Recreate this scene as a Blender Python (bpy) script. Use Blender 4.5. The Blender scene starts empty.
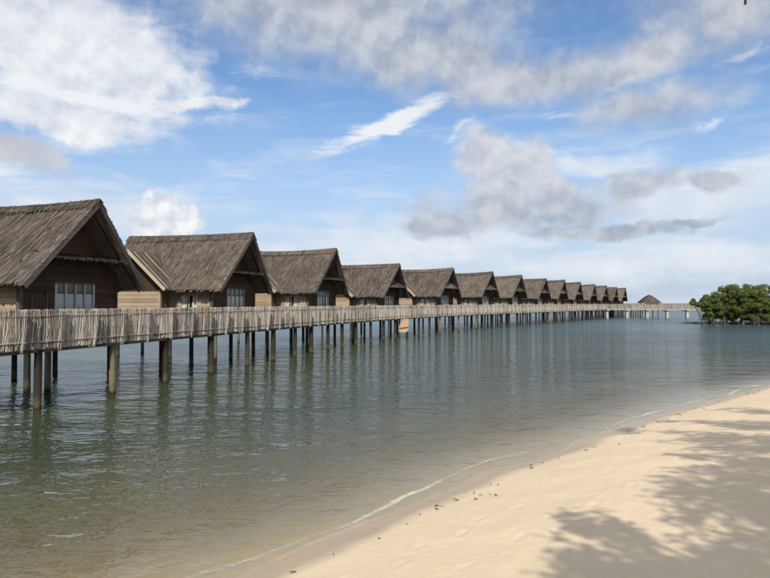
import bpy, bmesh, math, random
import numpy as np
from mathutils import Vector, Matrix, noise as mnoise
R = math.radians
random.seed(11)
rng = np.random.default_rng(5)
scene = bpy.context.scene
col = scene.collection

# ------------------------------------------------------------------ camera
EYE = 3.0
cam_d = bpy.data.cameras.new('camera')
cam = bpy.data.objects.new('camera', cam_d); col.objects.link(cam)
cam.location = (0, 0, EYE)
cam.rotation_euler = (R(90 + 1.32), 0, 0)
cam_d.sensor_width = 36.0
cam_d.lens = 620 / 770 * 36.0
cam_d.clip_start = 0.05; cam_d.clip_end = 40000
scene.camera = cam

# ------------------------------------------------------------------ light
SUN_EL = R(40)
SUN_AZ = R(182)            # clockwise from +Y: behind the camera, a touch to the left
SUN_DIR = Vector((math.sin(SUN_AZ) * math.cos(SUN_EL), math.cos(SUN_AZ) * math.cos(SUN_EL), math.sin(SUN_EL)))
sun_d = bpy.data.lights.new('sun', 'SUN')
sun_d.energy = 3.2; sun_d.angle = R(0.55); sun_d.color = (1.0, 0.92, 0.80)
sun = bpy.data.objects.new('sun', sun_d); col.objects.link(sun)
sun.rotation_euler = (-SUN_DIR).to_track_quat('-Z', 'Y').to_euler()
sun.location = SUN_DIR * 60

scene.view_settings.view_transform = 'Standard'
scene.view_settings.look = 'None'
scene.view_settings.gamma = 1.0
scene.view_settings.use_curve_mapping = False
scene.view_settings.exposure = 0.48
try:
    scene.cycles.max_bounces = 8
    scene.cycles.transparent_max_bounces = 16
    scene.cycles.caustics_reflective = False
    scene.cycles.caustics_refractive = False
except Exception:
    pass


# ------------------------------------------------------------------ node helper
class NT:
    def __init__(self, tree):
        self.t = tree; self.n = tree.nodes; self.l = tree.links

    def add(self, typ, **kw):
        nd = self.n.new(typ)
        for k, v in kw.items(): setattr(nd, k, v)
        return nd

    def put(self, sock, v):
        if isinstance(v, bpy.types.NodeSocket): self.l.new(v, sock)
        elif v is not None: sock.default_value = v

    def math(self, op, a, b=None, c=None, clamp=False):
        nd = self.add('ShaderNodeMath', operation=op); nd.use_clamp = clamp
        for i, v in enumerate((a, b, c)): self.put(nd.inputs[i], v)
        return nd.outputs[0]

    def vmath(self, op, a, b=None, scale=None):
        nd = self.add('ShaderNodeVectorMath', operation=op)
        self.put(nd.inputs[0], a); self.put(nd.inputs[1], b)
        if scale is not None: self.put(nd.inputs['Scale'], scale)
        return nd.outputs['Value'] if op in ('LENGTH', 'DOT_PRODUCT') else nd.outputs[0]

    def noise(self, vec, scale=5, detail=4, rough=0.55, dist=0.0, out=0):
        nd = self.add('ShaderNodeTexNoise')
        if vec is not None: self.put(nd.inputs['Vector'], vec)
        self.put(nd.inputs['Scale'], scale); self.put(nd.inputs['Detail'], detail)
        self.put(nd.inputs['Roughness'], rough); self.put(nd.inputs['Distortion'], dist)
        return nd.outputs[out]

    def mapr(self, v, a, b, c=0.0, d=1.0, smooth=True, clamp=True):
        nd = self.add('ShaderNodeMapRange'); nd.clamp = clamp
        if smooth: nd.interpolation_type = 'SMOOTHSTEP'
        for i, x in enumerate((v, a, b, c, d)): self.put(nd.inputs[i], x)
        return nd.outputs[0]

    def mix(self, fac, a, b, mode='MIX'):
        nd = self.add('ShaderNodeMix', data_type='RGBA', blend_type=mode); nd.clamp_factor = True
        self.put(nd.inputs[0], fac)
        self.put(nd.inputs[6], a if isinstance(a, bpy.types.NodeSocket) else (*a, 1)[:4])
        self.put(nd.inputs[7], b if isinstance(b, bpy.types.NodeSocket) else (*b, 1)[:4])
        return nd.outputs[2]

    def mapping(self, vec, loc=(0, 0, 0), rot=(0, 0, 0), scale=(1, 1, 1), typ='POINT'):
        nd = self.add('ShaderNodeMapping', vector_type=typ)
        self.put(nd.inputs[0], vec)
        nd.inputs[1].default_value = loc; nd.inputs[2].default_value = rot; nd.inputs[3].default_value = scale
        return nd.outputs[0]


# ------------------------------------------------------------------ sky with clouds
def sky_dir(px, py):
    """azimuth (clockwise from +Y) and elevation of a direction named by its place in the photograph"""
    dx, dz = (px - 385) / 620, (289 - py) / 620
    p = R(1.32)
    y = math.cos(p) - dz * math.sin(p); z = math.sin(p) + dz * math.cos(p)
    return math.atan2(dx, y), math.atan2(z, math.hypot(dx, y))


def build_world():
    w = bpy.data.worlds.new('World'); scene.world = w; w.use_nodes = True
    w.node_tree.nodes.clear()
    N = NT(w.node_tree)
    out = N.add('ShaderNodeOutputWorld'); bg = N.add('ShaderNodeBackground')
    N.l.new(bg.outputs[0], out.inputs[0])
    bg.inputs[1].default_value = 0.1
    sky = N.add('ShaderNodeTexSky', sky_type='NISHITA')
    sky.sun_disc = False; sky.sun_elevation = SUN_EL; sky.sun_rotation = SUN_AZ
    sky.altitude = 0; sky.air_density = 1.0; sky.dust_density = 0.8; sky.ozone_density = 1.6
    tc = N.add('ShaderNodeTexCoord'); D = N.vmath('NORMALIZE', tc.outputs['Generated'])
    sep = N.add('ShaderNodeSeparateXYZ'); N.l.new(D, sep.inputs[0])
    az = N.math('ARCTAN2', sep.outputs[0], sep.outputs[1])
    el = N.math('ARCSINE', sep.outputs[2])
    cmb = N.add('ShaderNodeCombineXYZ'); N.l.new(az, cmb.inputs[0]); N.l.new(el, cmb.inputs[1])
    P0 = cmb.outputs[0]
    # domain warp: large and small billows
    wv = N.vmath('SUBTRACT', N.noise(D, 7, 6, 0.6, out=1), (0.5, 0.5, 0.5))
    P = N.vmath('ADD', P0, N.vmath('MULTIPLY', wv, (0.16, 0.09, 0)))
    Pw = N.vmath('ADD', P0, N.vmath('MULTIPLY', wv, (0.05, 0.03, 0)))

    def blob(px, py, rx, ry, rot=0, src=None):
        a, e = sky_dir(px, py)
        v = N.mapping(src or P, (a, e, 0), (0, 0, R(rot)), (rx / 620, ry / 620, 1), 'TEXTURE')
        return N.math('SUBTRACT', 1.0, N.vmath('LENGTH', v))

    def field(blobs, src=None):
        m = None
        for b in blobs:
            x = blob(*b, src=src)
            m = x if m is None else N.math('MAXIMUM', m, x)
        return m

    def layer(base, mask, nz, amp, lo, hi, opacity, light, dark, shade):
        f = N.math('ADD', mask, N.math('MULTIPLY', N.math('SUBTRACT', nz, 0.5), amp))
        fac = N.math('MULTIPLY', N.mapr(f, lo, hi), opacity)
        return N.mix(fac, base, N.mix(shade, dark, light)), f

    # fine cloud noise and its relief (lit from up-left / behind)
    def relief(scale, det, rough, off):
        a = N.noise(P0, scale, det, rough); b = N.noise(N.vmath('ADD', P0, off), scale, det, rough)
        return a, N.mapr(N.math('SUBTRACT', a, b), -0.2, 0.2)
    n1, s1 = relief(9, 6, 0.52, (0.012, -0.035, 0))
    streak = N.noise(N.mapping(P0, rot=(0, 0, R(-9)), scale=(3.0, 15, 1)), 2.2, 6, 0.58, 0.4)
    wisp = N.noise(N.mapping(P0, rot=(0, 0, R(-22)), scale=(9, 34, 1)), 1.6, 6, 0.65, 0.5)
    nf = N.noise(P0, 26, 6, 0.6)
    n2, s2 = relief(22, 6, 0.55, (0.006, -0.016, 0))

    nm = N.math('ADD', N.math('MULTIPLY', n1, 0.6), N.math('MULTIPLY', n2, 0.4))
    sm = N.math('ADD', N.math('MULTIPLY', s1, 0.5), N.math('MULTIPLY', s2, 0.5))

    # hazy, milky band over the horizon all round, thinning upwards
    c = N.mix(1.0, sky.outputs[0], (0.76, 0.91, 1.05, 1), 'MULTIPLY')
    hz = N.mapr(el, 0.0, 0.36, 0.86, 0.0)
    c = N.mix(hz, c, (3.75, 4.4, 5.5))
    # thin high veil, everywhere, in streaks
    veil = N.math('MULTIPLY', N.mapr(streak, 0.44, 0.78), N.mapr(el, 0.08, 0.45, 0.70, 0.08))
    c = N.mix(veil, c, (5.2, 5.7, 6.4))
    # milky white sheets low in the sky
    m = field([(430, 238, 190, 38, 5), (725, 200, 130, 40, 12), (330, 262, 180, 26, 0), (640, 264, 240, 20, 0), (90, 208, 120, 28, 0), (590, 165, 90, 12, 3)])
    c, _ = layer(c, m, streak, 1.5, -0.2, 0.9, 0.85, (6.1, 6.3, 6.6), (5.0, 5.5, 6.2), s1)
    # bright white cloud, upper left
    m = field([(40, 40, 160, 78, -12), (60, 112, 100, 24, -4), (165, 106, 75, 9, 3), (-120, 30, 160, 110, 0), (135, 62, 80, 48, -20), (210, 105, 40, 7, 5)])
    c, f = layer(c, m, N.math('ADD', N.math('MULTIPLY', nm, 0.7), N.math('MULTIPLY', streak, 0.3)), 2.3, -0.15, 0.55, 0.95, (6.7, 6.75, 6.8), (4.3, 4.7, 5.5), N.math('ADD', N.math('MULTIPLY', sm, 1.1), 0.0))
    # bright wisps
    m = field([(392, 123, 82, 12, 23), (80, 98, 90, 7, -4)], src=Pw)
    c, _ = layer(c, m, wisp, 1.8, -0.05, 0.6, 0.97, (6.7, 6.8, 6.9), (5.6, 6.0, 6.5), nf)
    m = field([(465, 133, 40, 9, 24), (752, 54, 44, 10, 18), (628, 80, 50, 9, 14), (712, 124, 26, 6, 8), (250, 74, 40, 10, -12), (560, 120, 30, 6, 10)])
    c, _ = layer(c, m, wisp, 2.6, 0.2, 1.4, 0.7, (6.5, 6.6, 6.7), (5.6, 6.0, 6.5), nf)
    # compact bright cumulus behind the second house
    m = field([(157, 203, 22, 15, 0), (172, 222, 34, 20, 0), (146, 226, 20, 14, 0), (187, 214, 13, 13, 0)], src=Pw)
    c, _ = layer(c, m, n2, 1.0, -0.05, 0.35, 0.97, (6.8, 6.8, 6.8), (4.7, 5.0, 5.6), N.math('ADD', N.math('MULTIPLY', s2, 1.3), -0.15))
    # grey bank across the top
    m = field([(320, -5, 240, 74, -8), (430, 55, 120, 50, -10), (545, 78, 140, 32, 4), (640, 62, 80, 30, 10), (735, 8, 95, 42, 0), (650, 110, 80, 22, 0)])
    c, f = layer(c, m, nm, 2.0, -0.25, 0.85, 0.92, (4.9, 5.05, 5.3), (2.8, 3.05, 3.6), N.math('ADD', N.math('MULTIPLY', sm, 1.0), -0.02))
    # grey cumulus in the middle and its ragged train to the right
    m = field([(500, 166, 50, 34, 0), (500, 208, 90, 32, 0), (560, 205, 70, 28, 0), (440, 220, 36, 16, 0), (645, 180, 50, 15, 4), (610, 232, 90, 9, 0), (722, 180, 24, 13, -25), (690, 225, 40, 7, 0)])
    lift = N.mapr(el, sky_dir(500, 240)[1], sky_dir(500, 150)[1])
    c, f = layer(c, m, nm, 2.2, -0.15, 0.5, 0.92, (5.2, 5.3, 5.5), (2.6, 3.0, 3.8), N.math('ADD', N.math('MULTIPLY', s2, 0.55), N.math('MULTIPLY', lift, 0.5)))
    # brownish-grey scrap at the left edge
    m = field([(15, 150, 52, 17, -6)])
    c, f = layer(c, m, nm, 1.0, -0.1, 0.5, 0.85, (4.6, 4.65, 4.9), (3.6, 3.75, 4.2), s1)
    # broken cloud over the unseen sky, cover thickened for whiter, brighter fill light
    z1 = N.math('ADD', N.math('ABSOLUTE', sep.outputs[2]), 0.16)
    pl = N.vmath('DIVIDE', D, None); N.l.new(z1, pl.node.inputs[1])
    g = N.noise(pl, 1.1, 7, 0.58, 0.2)
    away = N.math('MAXIMUM', N.mapr(N.math('ABSOLUTE', az), 0.62, 0.95), N.mapr(el, 0.52, 0.75))
    gf = N.math('MULTIPLY', N.mapr(g, 0.36, 0.56), N.math('MULTIPLY', away, 0.95))
    c = N.mix(gf, c, N.mix(N.noise(pl, 2.3, 5), (4.2, 4.3, 4.5), (6.8, 6.8, 6.8)))
    N.l.new(c, bg.inputs[0])


build_world()


# ------------------------------------------------------------------ materials
MATS = {}


def mat(name, fn):
    m = bpy.data.materials.new(name); m.use_nodes = True
    m.node_tree.nodes.clear()
    N = NT(m.node_tree)
    o = N.add('ShaderNodeOutputMaterial')
    fn(N, o)
    MATS[name] = m
    return m


def principled(N, o, color, rough=0.8, bump=None, bstr=0.3, bdist=0.02, spec=0.3):
    p = N.add('ShaderNodeBsdfPrincipled')
    N.put(p.inputs['Base Color'], color if isinstance(color, bpy.types.NodeSocket) else (*color, 1))
    N.put(p.inputs['Roughness'], rough)
    p.inputs['Specular IOR Level'].default_value = spec
    if bump is not None:
        b = N.add('ShaderNodeBump'); b.inputs['Strength'].default_value = bstr; b.inputs['Distance'].default_value = bdist
        N.l.new(bump, b.inputs['Height']); N.l.new(b.outputs[0], p.inputs['Normal'])
    N.l.new(p.outputs[0], o.inputs[0])
    return p


def island(N):
    return N.add('ShaderNodeNewGeometry').outputs['Random Per Island']


def m_fibre(name, dark, light, gscale=(1, 1, 14), rough=0.9, grain=0.5, isl=0.6, stain=None, bump=True, nscale=3.0):
    """weathered plant fibre or wood: piece-to-piece variation, grain, blotches"""
    def f(N, o):
        tc = N.add('ShaderNodeTexCoord'); v = tc.outputs['Object']
        g = N.noise(N.mapping(v, scale=gscale), nscale, 6, 0.65)
        big = N.noise(v, 0.9, 4, 0.6)
        r = island(N)
        orr = N.add('ShaderNodeObjectInfo').outputs['Random']
        k = N.math('ADD', N.math('MULTIPLY', r, isl), N.math('MULTIPLY', N.math('SUBTRACT', g, 0.5), grain * 2))
        k = N.math('ADD', k, N.math('MULTIPLY', N.math('SUBTRACT', big, 0.5), 0.7))
        k = N.math('ADD', k, N.math('MULTIPLY', N.math('SUBTRACT', orr, 0.5), 0.4))
        k = N.math('ADD', k, 0.5 - isl * 0.5, clamp=True)
        c = N.mix(k, dark, light)
        if stain:
            s = N.mapr(N.noise(v, 2.2, 5, 0.6), 0.52, 0.68)
            c = N.mix(N.math('MULTIPLY', s, 0.6), c, stain)
        principled(N, o, c, rough, g if bump else None, 0.5, 0.01, 0.2)
    return mat(name, f)


m_fibre('thatch', (0.038, 0.0315, 0.027), (0.195, 0.164, 0.136), (5, 0.35, 0.35), 0.95, 0.75, 0.55, (0.055, 0.05, 0.044))
m_fibre('thatch_pale', (0.07, 0.058, 0.048), (0.21, 0.175, 0.14), (0.7, 7, 0.7), 0.95, 0.5, 0.8)
m_fibre('thatch_edge', (0.05, 0.042, 0.036), (0.19, 0.163, 0.14), (4, 4, 4), 0.95, 0.5, 0.9)
m_fibre('dark_plank', (0.014, 0.0095, 0.007), (0.078, 0.051, 0.034), (2, 2, 26), 0.75, 0.5, 0.7)  # aged boards, with the overhang's shade put into the dark tone
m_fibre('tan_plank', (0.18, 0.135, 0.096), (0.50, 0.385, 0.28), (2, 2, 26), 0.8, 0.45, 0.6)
m_fibre('orange_plank', (0.10, 0.05, 0.028), (0.26, 0.14, 0.075), (2, 2, 26), 0.75, 0.45, 0.6)
m_fibre('grey_board', (0.045, 0.042, 0.039), (0.13, 0.12, 0.11), (5, 5, 5), 0.85, 0.5, 0.5)
m_fibre('bamboo', (0.30, 0.25, 0.18), (0.60, 0.52, 0.40), (4, 4, 4), 0.6, 0.4, 0.6)
m_fibre('stick', (0.125, 0.114, 0.101), (0.57, 0.525, 0.465), (9, 9, 1.5), 0.9, 0.45, 1.0)
m_fibre('beam_wood', (0.016, 0.0145, 0.013), (0.06, 0.05, 0.042), (3, 3, 3), 0.85, 0.4, 0.5)
m_fibre('plywood', (0.34, 0.23, 0.13), (0.58, 0.42, 0.26), (3, 3, 8), 0.7, 0.4, 0.5)
m_fibre('bark', (0.055, 0.045, 0.037), (0.20, 0.17, 0.14), (3, 3, 1), 0.9, 0.6, 0.3)
m_fibre('dead_wood', (0.25, 0.23, 0.2), (0.5, 0.47, 0.42), (3, 3, 1), 0.9, 0.5, 0.3)
m_fibre('mud', (0.035, 0.03, 0.024), (0.09, 0.075, 0.055), (3, 3, 3), 0.6, 0.6, 0.3)
m_fibre('weed_scrap', (0.02, 0.015, 0.01), (0.07, 0.05, 0.03), (9, 9, 9), 0.8, 0.4, 0.5)
m_fibre('concrete', (0.32, 0.30, 0.26), (0.52, 0.49, 0.42), (2, 2, 1), 0.9, 0.3, 0.3)


def f_pile(N, o):
    geo = N.add('ShaderNodeNewGeometry'); sep = N.add('ShaderNodeSeparateXYZ'); N.l.new(geo.outputs['Position'], sep.inputs[0])
    tc = N.add('ShaderNodeTexCoord')
    g = N.noise(N.mapping(geo.outputs['Position'], scale=(9, 9, 1.6)), 2.2, 6, 0.65)
    rr = N.add('ShaderNodeObjectInfo').outputs['Random']
    c = N.mix(g, (0.013, 0.012, 0.011), (0.050, 0.046, 0.041))
    c = N.mix(N.mapr(rr, 0.80, 0.88), c, N.mix(g, (0.09, 0.075, 0.055), (0.26, 0.22, 0.16)))       # some piles are newer, paler timber
    z = N.math('ADD', sep.outputs[2], N.math('MULTIPLY', N.math('SUBTRACT', g, 0.5), 0.5))
    algae = N.math('MULTIPLY', N.mapr(z, 0.50, 0.2), 0.6)
    c = N.mix(algae, c, N.mix(N.noise(geo.outputs['Position'], 11, 4), (0.04, 0.038, 0.018), (0.17, 0.155, 0.075)))     # weed and barnacle collar
    c = N.mix(N.mapr(z, 0.16, 0.02), c, (0.018, 0.017, 0.012))
    principled(N, o, c, 0.8, g, 0.6, 0.015, 0.25)
mat('pile', f_pile)


def f_glass(N, o):
    gl = N.add('ShaderNodeBsdfGlossy'); gl.inputs['Roughness'].default_value = 0.03
    tr = N.add('ShaderNodeBsdfTransparent'); tr.inputs[0].default_value = (0.93, 0.96, 0.97, 1)
    geo = N.add('ShaderNodeNewGeometry')
    cosv = N.math('ABSOLUTE', N.vmath('DOT_PRODUCT', geo.outputs['Normal'], geo.outputs['Incoming']))
    lw = N.math('ADD', N.math('MULTIPLY', N.math('POWER', N.math('SUBTRACT', 1.0, cosv, clamp=True), 5.0), 0.96), 0.04)
    mx = N.add('ShaderNodeMixShader')
    N.l.new(lw, mx.inputs[0]); N.l.new(tr.outputs[0], mx.inputs[1]); N.l.new(gl.outputs[0], mx.inputs[2])
    N.l.new(mx.outputs[0], o.inputs[0])
mat('window_glass', f_glass)


def f_curtain(N, o):
    tc = N.add('ShaderNodeTexCoord')
    g = N.noise(N.mapping(tc.outputs['Object'], scale=(14, 14, 0.4)), 2, 3)
    principled(N, o, N.mix(g, (0.30, 0.345, 0.38), (0.50, 0.55, 0.59)), 0.9)
mat('curtain', f_curtain)
def f_white(N, o):
    tc = N.add('ShaderNodeTexCoord')
    g = N.noise(N.mapping(tc.outputs['Object'], scale=(12, 12, 1)), 2, 4)
    principled(N, o, N.mix(g, (0.55, 0.52, 0.46), (0.85, 0.83, 0.78)), 0.9)
mat('white_cloth', f_white)
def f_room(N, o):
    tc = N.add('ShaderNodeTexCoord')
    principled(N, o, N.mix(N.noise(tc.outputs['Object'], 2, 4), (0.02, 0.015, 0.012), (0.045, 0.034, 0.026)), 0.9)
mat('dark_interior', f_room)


def leaf_mat(name, dark, light, warm):
    def f(N, o):
        r = island(N)
        tc = N.add('ShaderNodeTexCoord')
        b = N.noise(tc.outputs['Object'], 0.8, 3)
        k = N.math('ADD', N.math('MULTIPLY', r, 0.45), N.math('MULTIPLY', N.math('SUBTRACT', b, 0.28), 1.2), clamp=True)
        c = N.mix(k, dark, light)
        c = N.mix(N.mapr(r, 0.94, 1.0), c, warm)
        p = N.add('ShaderNodeBsdfPrincipled'); N.l.new(c, p.inputs['Base Color'])
        p.inputs['Roughness'].default_value = 0.5; p.inputs['Specular IOR Level'].default_value = 0.35
        t = N.add('ShaderNodeBsdfTranslucent'); N.l.new(N.mix(0.5, c, warm), t.inputs[0])
        mx = N.add('ShaderNodeMixShader'); mx.inputs[0].default_value = 0.28
        N.l.new(p.outputs[0], mx.inputs[1]); N.l.new(t.outputs[0], mx.inputs[2]); N.l.new(mx.outputs[0], o.inputs[0])
    return mat(name, f)
leaf_mat('mangrove_leaf', (0.036, 0.06, 0.014), (0.155, 0.205, 0.042), (0.33, 0.33, 0.09))
leaf_mat('shore_leaf', (0.03, 0.055, 0.015), (0.10, 0.15, 0.04), (0.16, 0.15, 0.05))


def f_sand(N, o):
    geo = N.add('ShaderNodeNewGeometry'); pos = geo.outputs['Position']
    sep = N.add('ShaderNodeSeparateXYZ'); N.l.new(pos, sep.inputs[0])
    big = N.noise(pos, 0.55, 5, 0.6)
    mid = N.noise(pos, 5, 6, 0.65)
    fine = N.noise(pos, 90, 3, 0.7)
    c = N.mix(big, (0.63, 0.50, 0.345), (0.75, 0.612, 0.442))
    c = N.mix(N.mapr(mid, 0.50, 0.78), c, (0.71, 0.535, 0.33))
    c = N.mix(N.math('MULTIPLY', N.mapr(fine, 0.55, 0.8), 0.35), c, (0.45, 0.35, 0.24))
    # damp sand below the last wave's reach
    zz = N.math('ADD', sep.outputs[2], N.math('MULTIPLY', N.math('SUBTRACT', N.noise(pos, 1.1, 4), 0.5), 0.10))
    wet = N.mapr(zz, 0.20, 0.09)
    c = N.mix(N.math('MULTIPLY', wet, 0.85), c, N.mix(mid, (0.36, 0.28, 0.195), (0.47, 0.37, 0.265)))
    # darker mud and weed on the bed further out
    bed = N.mapr(sep.outputs[2], -0.35, -1.3)
    c = N.mix(N.math('MULTIPLY', bed, 0.7), c, N.mix(mid, (0.06, 0.065, 0.04), (0.16, 0.15, 0.09)))
    rough = N.math('SUBTRACT', 0.95, N.math('MULTIPLY', wet, 0.6))
    h = N.math('ADD', N.math('MULTIPLY', mid, 1.0), N.math('ADD', N.math('MULTIPLY', fine, 0.22), N.math('MULTIPLY', N.noise(pos, 22, 4, 0.65), 0.30)))
    principled(N, o, c, rough, h, 0.45, 0.035, 0.25)
mat('sand', f_sand)


def f_water(N, o):
    geo = N.add('ShaderNodeNewGeometry'); pos = geo.outputs['Position']
    at = N.add('ShaderNodeAttribute', attribute_name='depth'); dep = at.outputs['Fac']
    dist = N.vmath('LENGTH', pos)
    # wind ripples: long crests roughly across the view, several sizes
    gust = N.mapr(N.noise(N.mapping(pos, scale=(0.5, 1.0, 1)), 0.09, 4, 0.6), 0.30, 0.70, 0.6, 1.15)
    gain = N.math('MULTIPLY', gust, N.mapr(dep, 0.0, 0.35, 0.35, 1.0))

    def height(q):
        a = N.noise(N.mapping(q, rot=(0, 0, R(24)), scale=(0.75, 1.25, 1)), 1.1, 2, 0.5, 0.5)
        b = N.noise(N.mapping(q, rot=(0, 0, R(-18)), scale=(0.9, 1.5, 1)), 3.2, 2, 0.5, 0.7)
        d = N.noise(N.mapping(q, rot=(0, 0, R(40)), scale=(1.0, 1.5, 1)), 11, 2, 0.6)
        h = N.math('ADD', N.math('MULTIPLY', a, 0.12), N.math('MULTIPLY', b, 0.050))
        e = N.noise(N.mapping(q, rot=(0, 0, R(8)), scale=(0.6, 1.3, 1)), 0.5, 2, 0.5, 0.3)
        h = N.math('ADD', h, N.math('MULTIPLY', e, 0.16))
        return N.math('ADD', h, N.math('MULTIPLY', d, 0.017))
    # wave slopes taken from the height field itself, so distant water keeps its chop
    E_ = 0.02
    h0 = height(pos); hx = height(N.vmath('ADD', pos, (E_, 0, 0))); hy = height(N.vmath('ADD', pos, (0, E_, 0)))
    sx = N.math('MULTIPLY', N.math('DIVIDE', N.math('SUBTRACT', h0, hx), E_), gain)
    sy = N.math('MULTIPLY', N.math('DIVIDE', N.math('SUBTRACT', h0, hy), E_), gain)
    cv = N.add('ShaderNodeCombineXYZ'); N.l.new(sx, cv.inputs[0]); N.l.new(sy, cv.inputs[1])
    nrm = N.vmath('NORMALIZE', N.vmath('ADD', geo.outputs['Normal'], cv.outputs[0]))
    # mean reflectance of a wind-roughened sea (lower than a flat mirror at grazing angles), the same from above and below
    cosv = N.math('ABSOLUTE', N.vmath('DOT_PRODUCT', nrm, geo.outputs['Incoming']))
    fr = N.math('ADD', N.math('MULTIPLY', N.math('POWER', N.math('SUBTRACT', 1.0, cosv, clamp=True), 4.2), 0.68), 0.02)
    gl = N.add('ShaderNodeBsdfGlossy'); N.l.new(nrm, gl.inputs['Normal'])
    N.l.new(N.mapr(dist, 20, 100, 0.05, 0.17), gl.inputs['Roughness'])      # ripples too small to resolve far out
    # turbid green water: the deeper, the less of the bed shows
    murk = N.mapr(dep, 0.0, 1.0, 0.0, 1.0, smooth=False)
    opac = N.math('SUBTRACT', 1.0, N.math('POWER', 2.718, N.math('MULTIPLY', dep, -2.3)))
    patch = N.noise(N.mapping(pos, scale=(0.4, 1, 1)), 0.16, 5, 0.6)
    mc = N.mix(N.mapr(dep, 0.1, 1.1), (0.17, 0.155, 0.085), N.mix(patch, (0.037, 0.048, 0.023), (0.055, 0.070, 0.038)))
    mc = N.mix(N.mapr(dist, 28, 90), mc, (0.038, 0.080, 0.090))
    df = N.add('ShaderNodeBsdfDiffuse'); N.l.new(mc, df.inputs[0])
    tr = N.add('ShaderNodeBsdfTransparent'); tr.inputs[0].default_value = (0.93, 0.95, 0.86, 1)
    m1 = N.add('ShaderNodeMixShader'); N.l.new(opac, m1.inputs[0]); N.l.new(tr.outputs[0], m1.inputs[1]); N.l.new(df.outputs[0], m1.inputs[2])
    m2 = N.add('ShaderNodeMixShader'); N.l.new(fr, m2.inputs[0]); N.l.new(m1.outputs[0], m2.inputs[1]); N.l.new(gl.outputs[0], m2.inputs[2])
    # thin foam where the wash runs out
    fo = N.add('ShaderNodeBsdfDiffuse'); fo.inputs[0].default_value = (0.78, 0.76, 0.72, 1)
    fa = N.add('ShaderNodeAttribute', attribute_name='foam')
    lace = N.noise(N.mapping(pos, rot=(0, 0, R(-45)), scale=(0.5, 1.2, 1)), 16, 5, 0.75, 0.8)
    fm = N.mapr(N.math('MULTIPLY', fa.outputs['Fac'], N.math('SUBTRACT', N.math('MULTIPLY', lace, 2.4), 0.5)), 0.30, 0.85, 0.0, 0.55)
    m3 = N.add('ShaderNodeMixShader'); N.l.new(fm, m3.inputs[0]); N.l.new(m2.outputs[0], m3.inputs[1]); N.l.new(fo.outputs[0], m3.inputs[2])
    N.l.new(m3.outputs[0], o.inputs[0])
mat('sea_water', f_water)


# ------------------------------------------------------------------ mesh helpers
class MB:
    def __init__(self): self.v = []; self.f = []

    def poly(self, pts):
        i = len(self.v); self.v += [tuple(p) for p in pts]; self.f.append(tuple(range(i, i + len(pts))))

    def hexa(self, p):          # 8 points: bottom ring then top ring
        i = len(self.v); self.v += [tuple(q) for q in p]
        for q in ((3, 2, 1, 0), (4, 5, 6, 7), (0, 1, 5, 4), (1, 2, 6, 5), (2, 3, 7, 6), (3, 0, 4, 7)):
            self.f.append(tuple(i + k for k in q))

    def box(self, x0, x1, y0, y1, z0, z1):
        self.hexa([(x0, y0, z0), (x1, y0, z0), (x1, y1, z0), (x0, y1, z0), (x0, y0, z1), (x1, y0, z1), (x1, y1, z1), (x0, y1, z1)])

    def bar(self, a, b, w, h, up=(0, 0, 1)):
        a = Vector(a); b = Vector(b); d = (b - a).normalized(); u = Vector(up)
        s = d.cross(u)
        if s.length < 1e-4: s = d.cross(Vector((1, 0, 0)))
        s.normalize(); u = s.cross(d).normalized()
        s *= w / 2; u *= h / 2
        self.hexa([a - s - u, a + s - u, b + s - u, b - s - u, a - s + u, a + s + u, b + s + u, b - s + u])

    def tube(self, pts, rad, n=6, cap=True):
        base = len(self.v); pts = [Vector(p) for p in pts]
        for i, p in enumerate(pts):
            d = (pts[min(i + 1, len(pts) - 1)] - pts[max(i - 1, 0)]).normalized()
            s = d.cross(Vector((0, 0, 1)))
            if s.length < 1e-3: s = d.cross(Vector((0, 1, 0)))
            s.normalize(); u = d.cross(s)
            r = rad[i] if isinstance(rad, (list, tuple)) else rad
            for k in range(n):
                t = 2 * math.pi * k / n
                self.v.append(tuple(p + (s * math.cos(t) + u * math.sin(t)) * r))
        for i in range(len(pts) - 1):
            for k in range(n):
                a = base + i * n + k; b = base + i * n + (k + 1) % n
                self.f.append((a, b, b + n, a + n))
        if cap:
            self.f.append(tuple(base + k for k in range(n))); e = base + (len(pts) - 1) * n
            self.f.append(tuple(e + k for k in reversed(range(n))))

    def mesh(self, name, m, smooth=False):
        me = bpy.data.meshes.new(name); me.from_pydata(self.v, [], self.f); me.update()
        if m: me.materials.append(MATS[m])
        if smooth: me.polygons.foreach_set('use_smooth', [True] * len(me.polygons))
        return me


def link(name, me, parent=None):
    o = bpy.data.objects.new(name, me); col.objects.link(o); o.parent = parent
    return o


def build(mb, name, m, parent=None, smooth=False):
    return link(name, mb.mesh(name, m, smooth), parent)


def empty(name, loc=(0, 0, 0), rz=0.0):
    o = bpy.data.objects.new(name, None); col.objects.link(o)
    o.empty_display_size = 0.3
    o.location = loc; o.rotation_euler = (0, 0, rz); return o


def tag(o, label=None, cat=None, group=None, kind=None):
    if label: o['label'] = label
    if cat: o['category'] = cat
    if group: o['group'] = group
    if kind: o['kind'] = kind
    return o


def copy_tree(o, parent=None):
    c = o.copy(); col.objects.link(c); c.parent = parent
    for ch in list(o.children): copy_tree(ch, c)
    return c


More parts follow.
